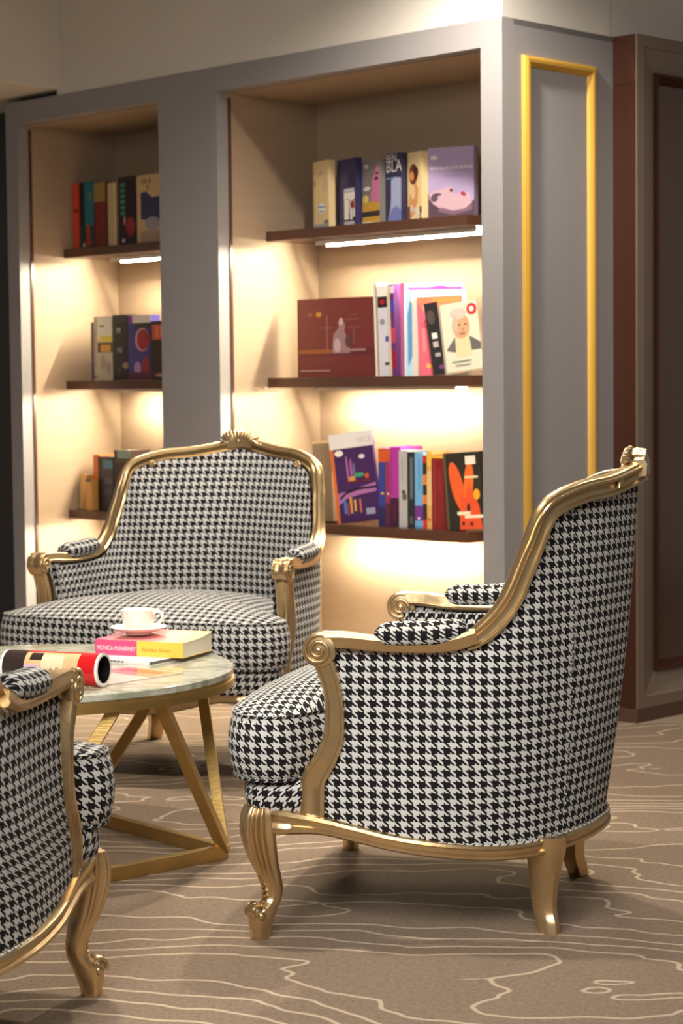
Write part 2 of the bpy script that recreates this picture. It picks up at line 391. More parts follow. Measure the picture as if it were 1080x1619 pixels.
def make_chair():
    rt = empty('armchair', (0, 0, 0))
    # gilt seat rail all the way round
    pl = crom([V(*p) for p in RAIL] + mirror_y(RAIL[-2:0:-1]), 5, True)
    nn = []
    for i, p in enumerate(pl):
        T = pl[(i + 1) % len(pl)] - pl[i - 1]; N = V(T.y, -T.x, 0).normalized(); nn.append(N if N.dot(V(p.x, p.y, 0)) > 0 else -N)
    gk = [math.exp(-((p.x - .29) ** 2 + (abs(p.y) - .42) ** 2) / .009) for p in pl]
    pl = [p - V(0, 0, .012 * g_) for p, g_ in zip(pl, gk)]
    MB().sweep(pl, nn, RL, [(1, 1 + .85 * g_) for g_ in gk], closed=True).build('seat_rail', M['gold'], rt, 45)
    # back frame moulding
    tp = full(TOPC); k0 = 6 * 3 + 2; path = tp[k0:len(tp) - k0]; nr = plan_normals(path)
    # keep the moulding upright: N is horizontal and outward
    sc = [(1, 1)] * len(path); n = len(path)
    sc = [((.72 + .2 * min(1, i / 5, (n - 1 - i) / 5)), (.66 + .20 * min(1, i / 5, (n - 1 - i) / 5))) for i in range(n)]
    bf = MB().sweep(path, nr, FR, sc).build('back_frame', M['gold'], rt, 45)
    # crest carving: block, shell ribs and side leaves
    c = MB(); ct = V(-.478, 0, 1.020)
    c.loft([[ct + V(x, y, z) for x, z in ((.026, .0 - abs(y) * .25), (.030, .014 - abs(y) * .35), (.022, .030 - abs(y) * .5), (-.020, .032 - abs(y) * .5), (-.026, .014 - abs(y) * .3), (-.024, -.018 - abs(y) * .2), (.020, -.02 - abs(y) * .2))] for y in (-.045, -.03, -.01, .01, .03, .045)])
    for s in range(-5, 6):
        a = s * .235; L = .064 - .0025 * abs(s)
        p0 = ct + V(.020, math.sin(a) * .012, -.004); p1 = ct + V(.012, math.sin(a) * L * 1.45, math.cos(a) * L * .62 - .002)
        c.tube([p0.lerp(p1, t) + V(.010 * math.sin(PI * t), 0, 0) for t in (0, .25, .5, .75, 1)], [.003, .006, .009, .010, .005], 8)
    for s in (-1, 1):
        for k in range(4):
            q = crom([ct + V(.022, s * (.03 + .028 * k), -.010 - .006 * k), ct + V(.025, s * (.055 + .028 * k), -.004 - .010 * k), ct + V(.026, s * (.075 + .026 * k), -.014 - .012 * k)], 4)
            c.tube(q, [.002 + .005 * math.sin(PI * t / (len(q) - 1)) for t in range(len(q))], 8)
    c.ball(ct + V(.026, 0, -.002), (.008, .010, .009))
    for y in (-.016, -.006, .004, .014, .024, -.026): c.tube([ct + V(-.020, y, .032 - abs(y) * .5), ct + V(.0, y, .035 - abs(y) * .5), ct + V(.026, y, .028 - abs(y) * .5)], .0035, 6)
    c.build('crest_carving', M['gold'], bf, 50)
    for s in (-1, 1):     # small flowers at the shoulders of the back rail
        fl = MB(); ft = V(-.352, s * .27, .944) ; 
        for k in range(5):
            a = 2 * PI * k / 5; fl.ball(ft + V(.022, math.cos(a) * .008, math.sin(a) * .008), (.005, .006, .006), seg=8)
        fl.ball(ft + V(.026, 0, 0), .004, seg=8); fl.build('shoulder_flower', M['gold'], bf, 50)
    # upholstery: outer shell in three pieces, inner shell
    tpo = full(TOPC); bto = full(BOTC); ibo = full(INB); NT_ = plan_normals(tpo); NB_ = plan_normals(bto); n = len(tpo); NV = 22
    rows = []
    for j in range(NV + 1):
        t = j / NV; row = []
        for i in range(n):
            p = bto[i].lerp(tpo[i], t); N = NB_[i].lerp(NT_[i], t).normalized()
            bul = .012 * math.sin(PI * t); e = min(i, n - 1 - i) / (n * .14)
            if e < 1:
                xp = interp(POST, p.z) - .004; f = (1 - e) ** 2 * (1 + 2 * e); x_end = bto[0].lerp(tpo[0], t).x
                p = V(p.x + (xp - x_end) * f, p.y, p.z); bul *= .3 + .7 * e
            row.append(p + N * (bul - .003))
        rows.append(row)
    ca, cb = 6 * 9 - 1, n - 1 - (6 * 9 - 1)
    for nm, a, b2, c0 in (('side_upholstery', 0, ca, 'start'), ('back_upholstery', ca, cb, 'mid'), ('side_upholstery', cb, n - 1, 'end')):
        rs = [r[a:b2 + 1] for r in rows]; uv = uvrows(rs, c0)
        MB().grid(rs, uv=uv).build(nm, M['hound'], rt, 60)
    for i in (ca, cb):
        MB().tube([rows[j][i] for j in range(1, NV)], .0022, 6).build('seam', M['piping'], rt, 60)
    # piping along the bottom edge and below the frame
    MB().tube([bto[i] + NB_[i] * .004 + V(0, 0, .003) for i in range(n)], .0035, 6).build('lower_gimp', M['piping'], rt, 60)
    rows = []
    for j in range(NV + 1):
        t = j / NV; row = []
        for i in range(n):
            top = tpo[i] - NT_[i] * .030 + V(0, 0, -.012); p = ibo[i].lerp(top, t); N = NT_[i]
            q = min(1, max(0, (min(i, n - 1 - i) / (n / 2) - .3) / .3)); bul = (.010 + .030 * q) * math.sin(PI * min(1, t * 1.0) ** .8)
            e = min(i, n - 1 - i) / (n * .14)
            if e < 1:
                xp = interp(POST, p.z) - .006; f = (1 - e) ** 2 * (1 + 2 * e); x_end = ibo[0].lerp(tpo[0], t).x
                p = V(p.x + (xp - x_end) * f, p.y, p.z)
            row.append(p - N * bul)
        rows.append(row)
    MB().grid(rows, uv=uvrows(rows, 'mid', -1)).build('inner_upholstery', M['hound'], rt, 60)
    # fabric closing strip behind each post
    for s in (1, -1):
        rs = []
        for j in range(13):
            z = .28 + (.64 - .28) * j / 12; x = interp(POST, z) - .02
            rs.append([V(x, s * .372, z), V(x + .001, s * .40, z), V(x + .004, s * .424, z)])
        MB().grid(rs, uv=[[(p.y, p.z) for p in r] for r in rs]).build('front_facing', M['hound'], rt, 0)
    # seat deck band and cushion
    bnd = crom([(-.25, .25, 0), (0, .38, 0), (.10, .41, 0), (.19, .432, 0), (.26, .452, 0), (.315, .435, 0), (.345, .36, 0), (.36, .25, 0), (.372, .12, 0), (.376, 0, 0)], 5)
    bnd = bnd + mirror_y(bnd[-2::-1]); nb = plan_normals(bnd)
    rs = [[p + nb[i] * q + V(0, 0, z if z > .28 else interp([(0, .228), (.1, .232), (.2, .252), (.3, .274), (1, .274)], abs(p.y))) for i, p in enumerate(bnd)] for z, q in ((.272, -.004), (.285, .004), (.31, .010), (.335, .010), (.354, .002), (.362, -.02))]
    MB().grid(rs, uv=uvrows(rs, 'mid')).build('seat_band', M['hound'], rt, 60)
    o = crom([(x, y, 0) for x, y in CU_OUT] + [(x, -y, 0) for x, y in CU_OUT[-2:0:-1]], 5, True); N = len(o)
    ctr = V(.08, 0, 0); z0, z1 = .356, .492
    def ring(k, z, off=0):
        out = []
        for i, p in enumerate(o):
            T = o[(i + 1) % N] - o[i - 1]; nn = V(T.y, -T.x, 0).normalized(); nn = nn if nn.dot(p - ctr) > 0 else -nn
            out.append(ctr + (p - ctr) * k + nn * off + V(0, 0, z))
        return out
    cm = MB(); side = [ring(1, z0 + (z1 - z0) * t, -.012 + .016 * math.sin(PI * t) ** .6) for t in (0, .08, .2, .4, .6, .8, .92, 1)]
    per = [0.0]
    for i in range(N): per.append(per[-1] + (o[(i + 1) % N] - o[i]).length)
    half = per[-1] / 2
    sd2 = [r + [r[0]] for r in side]
    cm.grid(sd2, uv=[[(per[i], r[0].z) for i in range(N + 1)] for r in side])
    tops = [ring(k, z1 + .062 * (1 - k ** 2.4)) if k < 1 else ring(1, z1, -.012) for k in (1, .97, .93, .87, .8, .7, .58, .45, .3, .15, .02)]
    for a_, k in ((1, .97), (2, .93)): pass
    cm.grid([r + [r[0]] for r in tops], uv=[[(p.y, p.x) for p in r + [r[0]]] for r in tops])
    cm.grid([ring(1, z0, -.012), ring(.02, z0)], True)
    cu = cm.build('seat_cushion', M['hound'], rt, 70)
    for z in (z0, z1):
        MB().tube(ring(1, z, -.010), .0042, 6, True).build('piping', M['piping'], cu, 60)
    # arms
    for s in (1, -1):
        m = lambda p: V(p[0], s * p[1], p[2])
        ap = crom([m(p) for p in ((.155, .43, .657), (.10, .424, .657), (.04, .413, .651), (-.05, .404, .648), (-.12, .399, .652), (-.175, .394, .668))], 6)
        T0 = [V(0, s, 0)] * len(ap)
        ar = MB().sweep(ap, T0, AR, [(1, 1)] * len(ap)).build('arm_rail', M['gold'], rt, 45)
        # post with fluted front
        pp = crom([m((x, .423 + .007 * max(0, (z - .55) / .1), z)) for z, x in POST], 4); rings = []
        for i, p in enumerate(pp):
            a = pp[max(i - 1, 0)]; b2 = pp[min(i + 1, len(pp) - 1)]; T = (b2 - a).normalized(); F = T.cross(V(0, 1, 0)).normalized()
            if F.x < 0: F = -F
            wd = interp([(.27, .0265), (.36, .026), (.40, .0235), (.46, .0215), (.55, .019), (.61, .020), (.65, .02)], p.z); hy = .0235
            pr = [(-1, -1), (-.7, -1.08), (-.55, -.94), (.5, -.94), (.66, -1.08), (.9, -1.0), (1.12, -.78), (1.0, -.55), (1.12, -.3), (1.0, 0), (1.12, .3), (1.0, .55), (1.12, .78), (.9, 1.0), (.66, 1.08), (.5, .94), (-.55, .94), (-.7, 1.08), (-1, 1)]
            rings.append([p + F * (x * wd) + V(0, y * hy, 0) for x, y in pr])
        po = MB().loft(rings).build('arm_post', M['gold'], rt, 40)
        v = MB(); c0 = m((.160, .43, .637)); RY = Matrix.Rotation(PI / 2, 3, 'X')
        prof = [(.001, -.024), (.030, -.024), (.036, -.022), (.038, -.014), (.034, -.006), (.034, .006), (.038, .014), (.036, .022), (.030, .024), (.001, .024)]
        v.grid([[c0 + RY @ V(r * math.cos(2 * PI * k / 32), r * math.sin(2 * PI * k / 32), z) for k in range(32)] for r, z in prof], True)
        for sy in (-1, 1):
            q = []
            for k in range(61):
                t = k / 60; a = PI * .62 - t * 2 * PI * 1.85; rr_ = .0345 - .0255 * t ** .85
                q.append(c0 + V(math.cos(a) * rr_ * 1, sy * (.0245 + .002 * t), math.sin(a) * rr_))
            v.tube(q, [.0046 - .0012 * k / 60 for k in range(61)], 8)
            v.ball(c0 + V(0, sy * .026, 0), (.0085, .005, .0085))
        v.build('scroll', M['gold'], po, 50)
        # padded armrest
        pp = crom([m(p) for p in ((.045, .412, .668), (-.02, .406, .670), (-.08, .401, .672), (-.155, .396, .682))], 8); rings = []; uv = []
        L = 0
        for i, p in enumerate(pp):
            t = i / (len(pp) - 1); f = (1 - abs(2 * t - 1) ** 6) ** .5; f = max(f, .25)
            if i: L += (p - pp[i - 1]).length
            rings.append([p + V(0, math.cos(a) * .036 * f, math.sin(a) * .029 * f) for a in (2 * PI * k / 24 for k in range(25))]); uv.append([(L, .033 * 2 * PI * k / 24) for k in range(25)])
        MB().grid(rings, uv=uv).build('arm_pad', M['hound'], rt, 60)
    # front cabriole legs
    for s in (1, -1):
        D = V(.7071, .7071 * s, 0); Tn = V(-.7071 * s, .7071, 0); F0 = V(.302, .434 * s, 0)
        key = [(.292, .002, .022, .034), (.272, .004, .029, .038), (.24, .003, .033, .038), (.20, -.004, .031, .034), (.165, -.013, .027, .029), (.135, -.024, .024, .023), (.105, -.033, .020, .019), (.082, -.029, .020, .019), (.060, -.008, .030, .022), (.040, -.002, .028, .022), (.018, 0, .022, .020), (0, .001, .0195, .0195)]
        pts = crom([V(a, b_, 0) for a, b_, _, _ in key], 5); szs = crom([V(c_, d_, 0) for _, _, c_, d_ in key], 5); rings = []
        for p, q in zip(pts, szs):
            z, r = p.x, p.y; fl = max(0, min(1, (z - .11) / .06)); row = []
            for k in range(112):
                a = 2 * PI * k / 112; ca_, sa = math.cos(a), math.sin(a); pw = 2 / 2.8
                x = math.copysign(abs(ca_) ** pw, ca_); y = math.copysign(abs(sa) ** pw, sa)
                g_ = 1 + (fl * (.20 * abs(math.cos(a * 7)) - .10) if ca_ > -.35 else 0) + .05 * (1 - fl) * math.cos(a * 4)
                row.append(F0 + D * (r + x * q.x * g_) + Tn * (y * q.y * g_) + V(0, 0, z))
            rings.append(row)
        lg = MB().loft(rings[::-1]).build('front_leg', M['gold'], rt, 50)
        v = MB(); cc = F0 + D * .010 + V(0, 0, .060)
        RM = Matrix((D, Tn, V(0, 0, 1))).transposed()
        v.ball(cc + D * .002, (.020, .022, .020), RM)
        for q_ in (-1, 1):
            v.ball(cc + Tn * (q_ * .021) + D * -.003 + V(0, 0, -.008), (.010, .006, .010), RM, 10)
            v.tube([cc + Tn * (q_ * .019) + D * (math.cos(a) * (.017 - .0035 * a / PI)) + V(0, 0, math.sin(a) * (.017 - .0035 * a / PI)) for a in (PI * 1.7 * k / 16 - .6 for k in range(17))], .0030, 6)
        v.build('toe_scroll', M['gold'], lg, 50)
        v = MB()
        for k in range(6):
            t = k / 5; zc_ = .075 + .058 * t; rc = interp([(.07, -.008), (.085, -.012), (.11, -.010), (.14, .001)], zc_)
            for q_ in (-1, 1):
                v.tube([F0 + D * (rc + .004) + V(0, 0, zc_), F0 + D * (rc + .001) + Tn * (q_ * .006) + V(0, 0, zc_ + .008), F0 + D * (rc - .002) + Tn * (q_ * .011) + V(0, 0, zc_ + .006)], [.003, .0032, .001], 6)
        v.build('leaf_carving', M['gold'], lg, 50)
    # rear sabre legs
    for s in (1, -1):
        D = V(-.62, .785 * s, 0); Tn = V(.785 * s, .62, 0) * (1 if s > 0 else 1)
        Tn = V(-D.y, D.x, 0); F0 = V(-.306, .262 * s, 0)
        key = [(.215, .000, .038, .044), (.19, .000, .036, .042), (.14, -.004, .031, .033), (.09, -.010, .027, .027), (.05, -.008, .024, .024), (.025, .002, .024, .0225), (0, .010, .021, .021)]
        pts = crom([V(a, b_, 0) for a, b_, _, _ in key], 5); szs = crom([V(c_, d_, 0) for _, _, c_, d_ in key], 5); rings = []
        for p, q in zip(pts, szs):
            rings.append([F0 + D * (p.y + x * q.x) + Tn * (y * q.y) + V(0, 0, p.x) for x, y in ((1.15, 0), (.9, .55), (.35, .95), (-.8, 1), (-1, .8), (-1, -.8), (-.8, -1), (.35, -.95), (.9, -.55))])
        MB().loft(rings[::-1]).build('rear_leg', M['gold'], rt, 45)
    return rt
def kids(o): return [c for c in bpy.data.objects if c.parent == o]
def copy_tree(o, parent=None):
    c = o.copy(); COL.objects.link(c)
    if parent: c.parent = parent; c.matrix_parent_inverse = o.matrix_parent_inverse.copy()
    for k in kids(o): copy_tree(k, c)
    return c
chair = make_chair()
poses = [(.209, 4.711, 2.906, 'gilded houndstooth armchair at the right, facing left, seen from its side'),
         (-.519, 6.50, -1.955, 'gilded houndstooth armchair standing in front of the bookcase, its seat facing the viewer'),
         (-.972, 3.70, 1.455, 'gilded houndstooth armchair in the left foreground, cut off by the picture edge')]
for i, (x, y, a, lab) in enumerate(poses):
    c = chair if i == 0 else copy_tree(chair)
    c.location = (x, y, 0); c.rotation_euler = (0, 0, a); tag(c, lab, 'armchair', 'houndstooth armchairs around the table')

# ------------------------------------------------------------------ round marble table
TX, TY, TZ, TR = -.77, 5.14, .490, .490
tb = empty('coffee_table', (TX, TY, 0), 0, 'round marble-topped coffee table on a crossed brass frame between the armchairs', 'table')
MB().lathe([(.001, TZ - .020), (TR - .003, TZ - .020), (TR, TZ - .017), (TR, TZ - .003), (TR - .003, TZ), (.001, TZ)], seg=128).build('tabletop', M['marble'], tb, 40)
MB().lathe([(TR - .05, TZ - .0205), (TR - .004, TZ - .0205), (TR - .004, TZ - .026), (TR + .001, TZ - .027), (TR + .001, TZ - .047), (TR - .002, TZ - .048), (TR - .03, TZ - .048), (TR - .03, TZ - .021)], seg=128).build('rim_band', M['brass'], tb, 40)
def bar(p, q, wd, ht, up=V(0, 0, 1)):
    T = (q - p).normalized(); S_ = T.cross(up).normalized(); U = S_.cross(T)
    return MB().loft([[c + S_ * (a * wd / 2) + U * (b_ * ht / 2) for a, b_ in ((-1, -1), (1, -1), (1, 1), (-1, 1))] for c in (p, q)])
a0 = math.radians(-4); RB = .463
cs = [V(RB * math.cos(a0 + k * PI / 2), RB * math.sin(a0 + k * PI / 2), .0175) for k in range(4)]
for k in range(4):
    bar(cs[k], cs[(k + 1) % 4] , .026, .035).build('floor_bar', M['brass'], tb, 0, bevel=.001)
for k in range(4):
    a = a0 + k * PI / 2
    for da in (-40, 36):
        ang = a + math.radians(da); tpn = V(.452 * math.cos(ang), .452 * math.sin(ang), TZ - .030)
        bar(cs[k] * 1.0 + V(0, 0, .006), tpn, .030, .028, V(math.cos(a), math.sin(a), 0)).build('leg', M['brass'], tb, 0, bevel=.001)

# ------------------------------------------------------------------ books
def text_mesh(body, size, m, parent, mtx, name='title', sx=1.0, depth=.0002, align='LEFT'):
    cu = bpy.data.curves.new('t', 'FONT'); cu.body = body; cu.size = size; cu.extrude = depth; cu.align_x = align; cu.resolution_u = 2
    o = bpy.data.objects.new('t', cu); COL.objects.link(o); bpy.context.view_layer.update()
    me = bpy.data.meshes.new_from_object(o.evaluated_get(bpy.context.evaluated_depsgraph_get())); bpy.data.objects.remove(o)
    me.name = name; me.materials.clear(); me.materials.append(m)
    r = bpy.data.objects.new(name, me); COL.objects.link(r); r.parent = parent
    r.matrix_local = mtx @ Matrix.Diagonal((sx, 1, 1, 1)); return r
def book(nm, loc, rz, w, h, t, colr, label, cat='book', group=None, lean=0, front=(), text=(), pages=M['paper'], base=None, pitch=0, side=()):
    """stands on its lower edge: x = width of the face towards the room, y = depth backwards, z = height"""
    e = empty(nm, loc, 0, label, cat, group)
    e.matrix_world = Matrix.Translation(loc) @ Matrix.Rotation(rz, 4, 'Z') @ Matrix.Rotation(pitch, 4, 'X') @ Matrix.Rotation(lean, 4, 'Y')
    mats = [colr]; b = MB(); c = .0016
    b.rng(0, w, 0, c, 0, h)                     # face
    b.rng(0, c, c, t, 0, h); b.rng(w - c, w, c, t, 0, h)
    def pid(m):
        if m not in mats: mats.append(m)
        return mats.index(m)
    lay = [0]
    for it in front:
        lay[0] += 1; y = -.0001 - .00012 * lay[0]
        k, x0, z0, ww, hh, cl_ = it[:6]; i = pid(cl_)
        if k == 'r': b.rng(x0 * w, (x0 + ww) * w, y, .0005, z0 * h, (z0 + hh) * h, i)
        else:
            rot = it[6] if len(it) > 6 else 0; pts = []
            if k == 'e': raw = [(math.cos(q) * ww / 2, math.sin(q) * hh / 2) for q in (2 * PI * j / 20 for j in range(20))]
            else: raw = it[6]; rot = 0
            for px_, pz_ in raw:
                X = px_ * w; Z = pz_ * h
                X, Z = X * math.cos(rot) - Z * math.sin(rot), X * math.sin(rot) + Z * math.cos(rot)
                X += x0 * w; Z += z0 * h
                pts.append(V(min(max(X, 0), w), y, min(max(Z, 0), h)))
            n_ = len(pts); bk_ = [p + V(0, .0006 - y * 0, 0) for p in pts]
            b.add(pts + bk_, [tuple(range(n_))[::-1]] + [(j, (j + 1) % n_, n_ + (j + 1) % n_, n_ + j) for j in range(n_)], i)
    for (y0_, z0, dy, hh, cl_) in side:
        i = pid(cl_); b.rng(w - .001, w + .0003, y0_ * t, (y0_ + dy) * t, z0 * h, (z0 + hh) * h, i)
    cv = b.build('cover', mats, e, 0)
    MB().rng(c, w - c, c, t - .001, .002, h - .003).build('pages', pages, e, 0)
    for body, x, z, size, m, sx, up in text:
        mt = Matrix.Translation((x * w, -.0002 - .00012 * (lay[0] + 2), z * h)) @ Matrix.Rotation(PI / 2, 4, 'X')
        if up: mt = mt @ Matrix.Rotation(-PI / 2, 4, 'Z')
        text_mesh(body, size, m, cv, mt, 'title', sx)
    return e
WH = P(235, 232, 226); BK = P(22, 20, 22); 
def B(x, y, z, ang=0): return dict(loc=bw(x, y, z), rz=BANG + math.radians(ang))
Z1, Z2, Z3 = 1.8045, 1.2375, .6775
g1, g2, g3 = 'paperbacks on the top shelf of the wide bay', 'magazines and books on the middle shelf of the wide bay', 'books on the bottom shelf of the wide bay'
# top shelf, wide bay
book('paperback', **B(-1.236, .335, Z1, -13), w=.112, h=.258, t=.03, colr=P(226, 200, 150), group=g1, label='cream paperback with a blue round mark, leftmost on the top shelf of the wide bay',
     front=[('r', 0, 0, .10, 1, P(206, 182, 132)), ('r', 0, 0, 1, .07, P(150, 160, 165)), ('r', .62, .55, .36, .28, P(214, 190, 150)), ('e', .55, .30, .44, .15, P(240, 238, 230)), ('r', .33, .31, .44, .025, P(90, 150, 205)), ('r', .40, .245, .30, .022, P(90, 150, 205)), ('e', .12, .68, .10, .1, P(196, 120, 90)), ('e', .5, .82, .2, .04, P(200, 176, 130)), ('e', .85, .10, .3, .05, P(120, 110, 90))])
book('paperback', **B(-1.118, .350, Z1, -13), w=.126, h=.256, t=.03, colr=P(48, 46, 88), group=g1, label='navy paperback with stacked white lettering low on its cover',
     front=[('r', 0, 0, .05, 1, P(34, 32, 60)), ('r', .62, .02, .38, .76, P(32, 30, 66)), ('r', .36, .52, .58, .04, P(214, 210, 226)), ('r', .36, .40, .60, .11, WH), ('r', .38, .11, .26, .30, WH), ('r', .70, .10, .12, .32, WH), ('r', .86, .14, .10, .12, WH), ('r', .38, .02, .56, .06, P(190, 186, 196)), ('e', .54, .41, .10, .02, P(60, 56, 80)), ('e', .82, .32, .30, .16, WH), ('e', .84, .32, .24, .12, P(150, 40, 40)), ('r', .64, .12, .03, .08, P(50, 46, 70))],
     text=[])
book('paperback', **B(-.985, .348, Z1, -13), w=.118, h=.243, t=.03, colr=P(128, 122, 118), group=g1, label='grey and yellow paperback with a pink face across its cover',
     front=[('r', 0, 0, 1, .36, P(206, 160, 60)), ('r', 0, .13, 1, .08, P(60, 52, 48)), ('r', 0, .04, 1, .02, P(220, 190, 120)), ('p', .5, .35, 1, 1, P(206, 120, 160), [(.02, .0), (.5, -.02), (.5, .52), (.38, .55), (.20, .42), (.06, .30), (.10, .22), (.0, .12)]), ('e', .83, .70, .22, .05, P(70, 40, 60)), ('e', .9, .78, .3, .03, P(90, 60, 80)), ('e', .25, .90, .24, .07, P(214, 206, 200)), ('e', .28, .56, .42, .06, P(228, 214, 214)), ('e', .20, .40, .36, .13, P(222, 196, 110)), ('r', .02, .02, .5, .03, WH)])
book('paperback', **B(-.862, .345, Z1, -13), w=.104, h=.255, t=.032, colr=P(52, 50, 82), group=g1, label='dark blue paperback with large white capitals above a pale dress',
     front=[('p', .62, 0, 1, 1, P(176, 186, 222), [(-.25, .62), (-.05, .66), (.38, .64), (.38, .0), (-.50, .0), (-.30, .22), (-.26, .35)]), ('p', .6, 0, 1, 1, P(122, 132, 196), [(-.5, .0), (.4, .0), (.4, .18), (.1, .24), (-.22, .20)]), ('r', .08, .64, .5, .022, P(110, 140, 190))],
     text=[('BEN.', .05, .88, .040, WH, 1.0, 0), ('BLA', .05, .735, .062, WH, 1.0, 0)])
book('paperback', **B(-.752, .345, Z1, -13), w=.094, h=.252, t=.03, colr=P(240, 214, 158), group=g1, label='pale amber paperback showing a dark-haired woman, white script at the bottom',
     front=[('r', 0, 0, .05, 1, P(96, 60, 40)), ('e', .45, .68, .60, .30, P(120, 60, 34)), ('e', .62, .70, .34, .17, P(70, 36, 24)), ('e', .34, .66, .3, .14, P(226, 150, 90), .5), ('p', .35, .0, 1, 1, P(222, 160, 104), [(-.3, .0), (.12, .1), (.35, .22), (.45, .45), (.30, .55), (.05, .50), (-.18, .35)]), ('e', .42, .42, .3, .2, P(246, 208, 150)), ('r', 0, 0, .22, .22, P(120, 76, 50)), ('r', .88, 0, .12, .20, P(60, 40, 34))],
     text=[('Bel..', .22, .13, .038, WH, 1, 0), ('Ma', .60, .045, .036, WH, 1, 0)])
book('paperback', **B(-.655, .352, Z1, 19), w=.182, h=.262, t=.04, colr=P(178, 160, 200), group=g1, label='large lilac paperback with a reclining woman\'s face, rightmost on the top shelf',
     front=[('p', 0, 0, 1, 1, P(84, 66, 80), [(0, 0), (1, 0), (1, .26), (.86, .20), (.6, .12), (.3, .2), (.08, .34), (0, .36)]),
            ('p', 0, 0, 1, 1, P(206, 172, 184), [(.04, .37), (.16, .41), (.34, .42), (.44, .46), (.53, .44), (.56, .36), (.64, .34), (.70, .39), (.76, .36), (.80, .35), (.88, .37), (.93, .31), (.96, .22), (.80, .14), (.55, .10), (.3, .14), (.12, .22), (.03, .30)]),
            ('p', 0, 0, 1, 1, P(130, 100, 118), [(.2, .12), (.55, .06), (.96, .12), (.97, .2), (.80, .145), (.55, .12), (.3, .17)]),
            ('e', .20, .35, .20, .035, P(60, 44, 60)), ('e', .51, .40, .07, .05, P(120, 50, 70)), ('e', .77, .345, .13, .05, P(170, 50, 80), -.5), ('e', .14, .30, .16, .10, P(96, 76, 96)), ('e', .14, .86, .16, .06, P(230, 224, 236))] + [('r', .05 + .105 * k, .69 + .004 * (k % 2), .085, .045, P(218, 208, 228)) for k in range(9)] + [('r', .36, .60, .4, .012, P(160, 142, 184))],
     text=[])
# middle shelf, wide bay
book('album', **B(-1.300, .305, Z2, 2), w=.405, h=.300, t=.03, colr=P(112, 46, 44), group=g2, label='wide maroon album with a robed figure printed on its cover', pages=P(170, 150, 130),
     front=[('r', 0, 0, .015, 1, P(70, 24, 26)), ('r', 0, .27, 1, .10, P(96, 40, 42)), ('r', .02, .30, .45, .055, P(146, 84, 40)), ('e', .28, .80, .07, .07, P(190, 130, 40)), ('e', .17, .80, .05, .06, P(140, 90, 70)), ('r', .38, .32, .012, .46, P(150, 100, 80)), ('r', .31, .62, .16, .010, P(140, 92, 76)),
            ('p', .56, .30, 1, 1, P(150, 118, 122), [(-.1, .0), (.12, .0), (.10, .16), (.05, .28), (.06, .36), (.02, .43), (-.03, .40), (-.02, .32), (-.09, .24), (-.10, .1)]), ('e', .57, .70, .05, .09, P(196, 172, 164)), ('e', .52, .40, .09, .18, P(186, 160, 166)), ('e', .66, .45, .08, .16, P(90, 60, 58)), ('r', .62, .72, .18, .012, P(140, 96, 88)), ('r', .66, .62, .16, .012, P(134, 92, 84)), ('r', .68, .78, .10, .010, P(134, 92, 84)), ('r', .72, .42, .02, .22, P(120, 78, 74)), ('r', .64, .325, .24, .03, P(160, 120, 120)), ('r', .04, .075, .38, .014, P(186, 150, 140))])
book('magazine', **B(-.876, .300, Z2, 8), w=.016, h=.348, t=.20, colr=P(228, 222, 210), group=g2, lean=-.03, label='tall white-edged magazine standing right beside the maroon album', pages=WH, front=[('r', .6, 0, .4, 1, P(170, 140, 110))])
book('magazine', **B(-.853, .296, Z2, 8), w=.046, h=.335, t=.20, colr=P(206, 204, 214), group=g2, lean=-.03, label='pale magazine with a black and red band at the top of its spine', pages=WH,
     front=[('r', 0, .88, 1, .12, WH), ('r', .04, .76, .92, .12, P(40, 20, 24)), ('e', .5, .82, .5, .06, P(170, 36, 40)), ('r', .70, .38, .3, .06, P(70, 80, 150)), ('e', .45, .60, .5, .07, P(140, 140, 156)), ('r', .6, .12, .4, .03, P(70, 40, 40))])
book('magazine', **B(-.801, .298, Z2, 8), w=.028, h=.340, t=.21, colr=P(96, 50, 110), group=g2, lean=-.03, label='magazine with a mottled purple and red spine on the middle shelf', pages=WH,
     front=[('r', 0, 0, .35, 1, P(214, 196, 160)), ('r', .4, .70, .6, .12, P(60, 70, 160)), ('r', .4, .36, .6, .16, P(190, 60, 90)), ('r', .4, .08, .6, .2, P(150, 30, 50)), ('r', .4, .9, .6, .08, P(220, 214, 228))])
book('magazine', **B(-.764, .318, Z2, 38), w=.232, h=.342, t=.008, colr=P(226, 222, 232), group=g2, label='white magazine with a magenta title showing behind the pale blue one', pages=WH,
     front=[('r', .12, .90, .86, .055, P(180, 60, 170)), ('e', .62, .92, .40, .10, P(190, 50, 150)), ('r', 0, 0, .06, 1, P(150, 60, 110))])
book('magazine', **B(-.722, .300, Z2, 36), w=.224, h=.315, t=.008, colr=P(166, 206, 220), group=g2, label='pale blue magazine with a blue wave down its left edge', pages=WH,
     front=[('p', 0, 0, 1, 1, P(70, 130, 180), [(.04, .1), (.14, .3), (.10, .55), (.16, .8), (.08, .92), (.03, .7)]), ('e', .15, .88, .14, .08, P(236, 240, 220)), ('e', .6, .95, .5, .05, P(150, 190, 206)), ('r', .18, 0, .1, .82, P(206, 200, 180))])
book('magazine', **B(-.690, .300, Z2, 26), w=.022, h=.278, t=.012, colr=P(216, 208, 196), group=g2, label='narrow cream magazine spine left of the pink one', pages=WH)
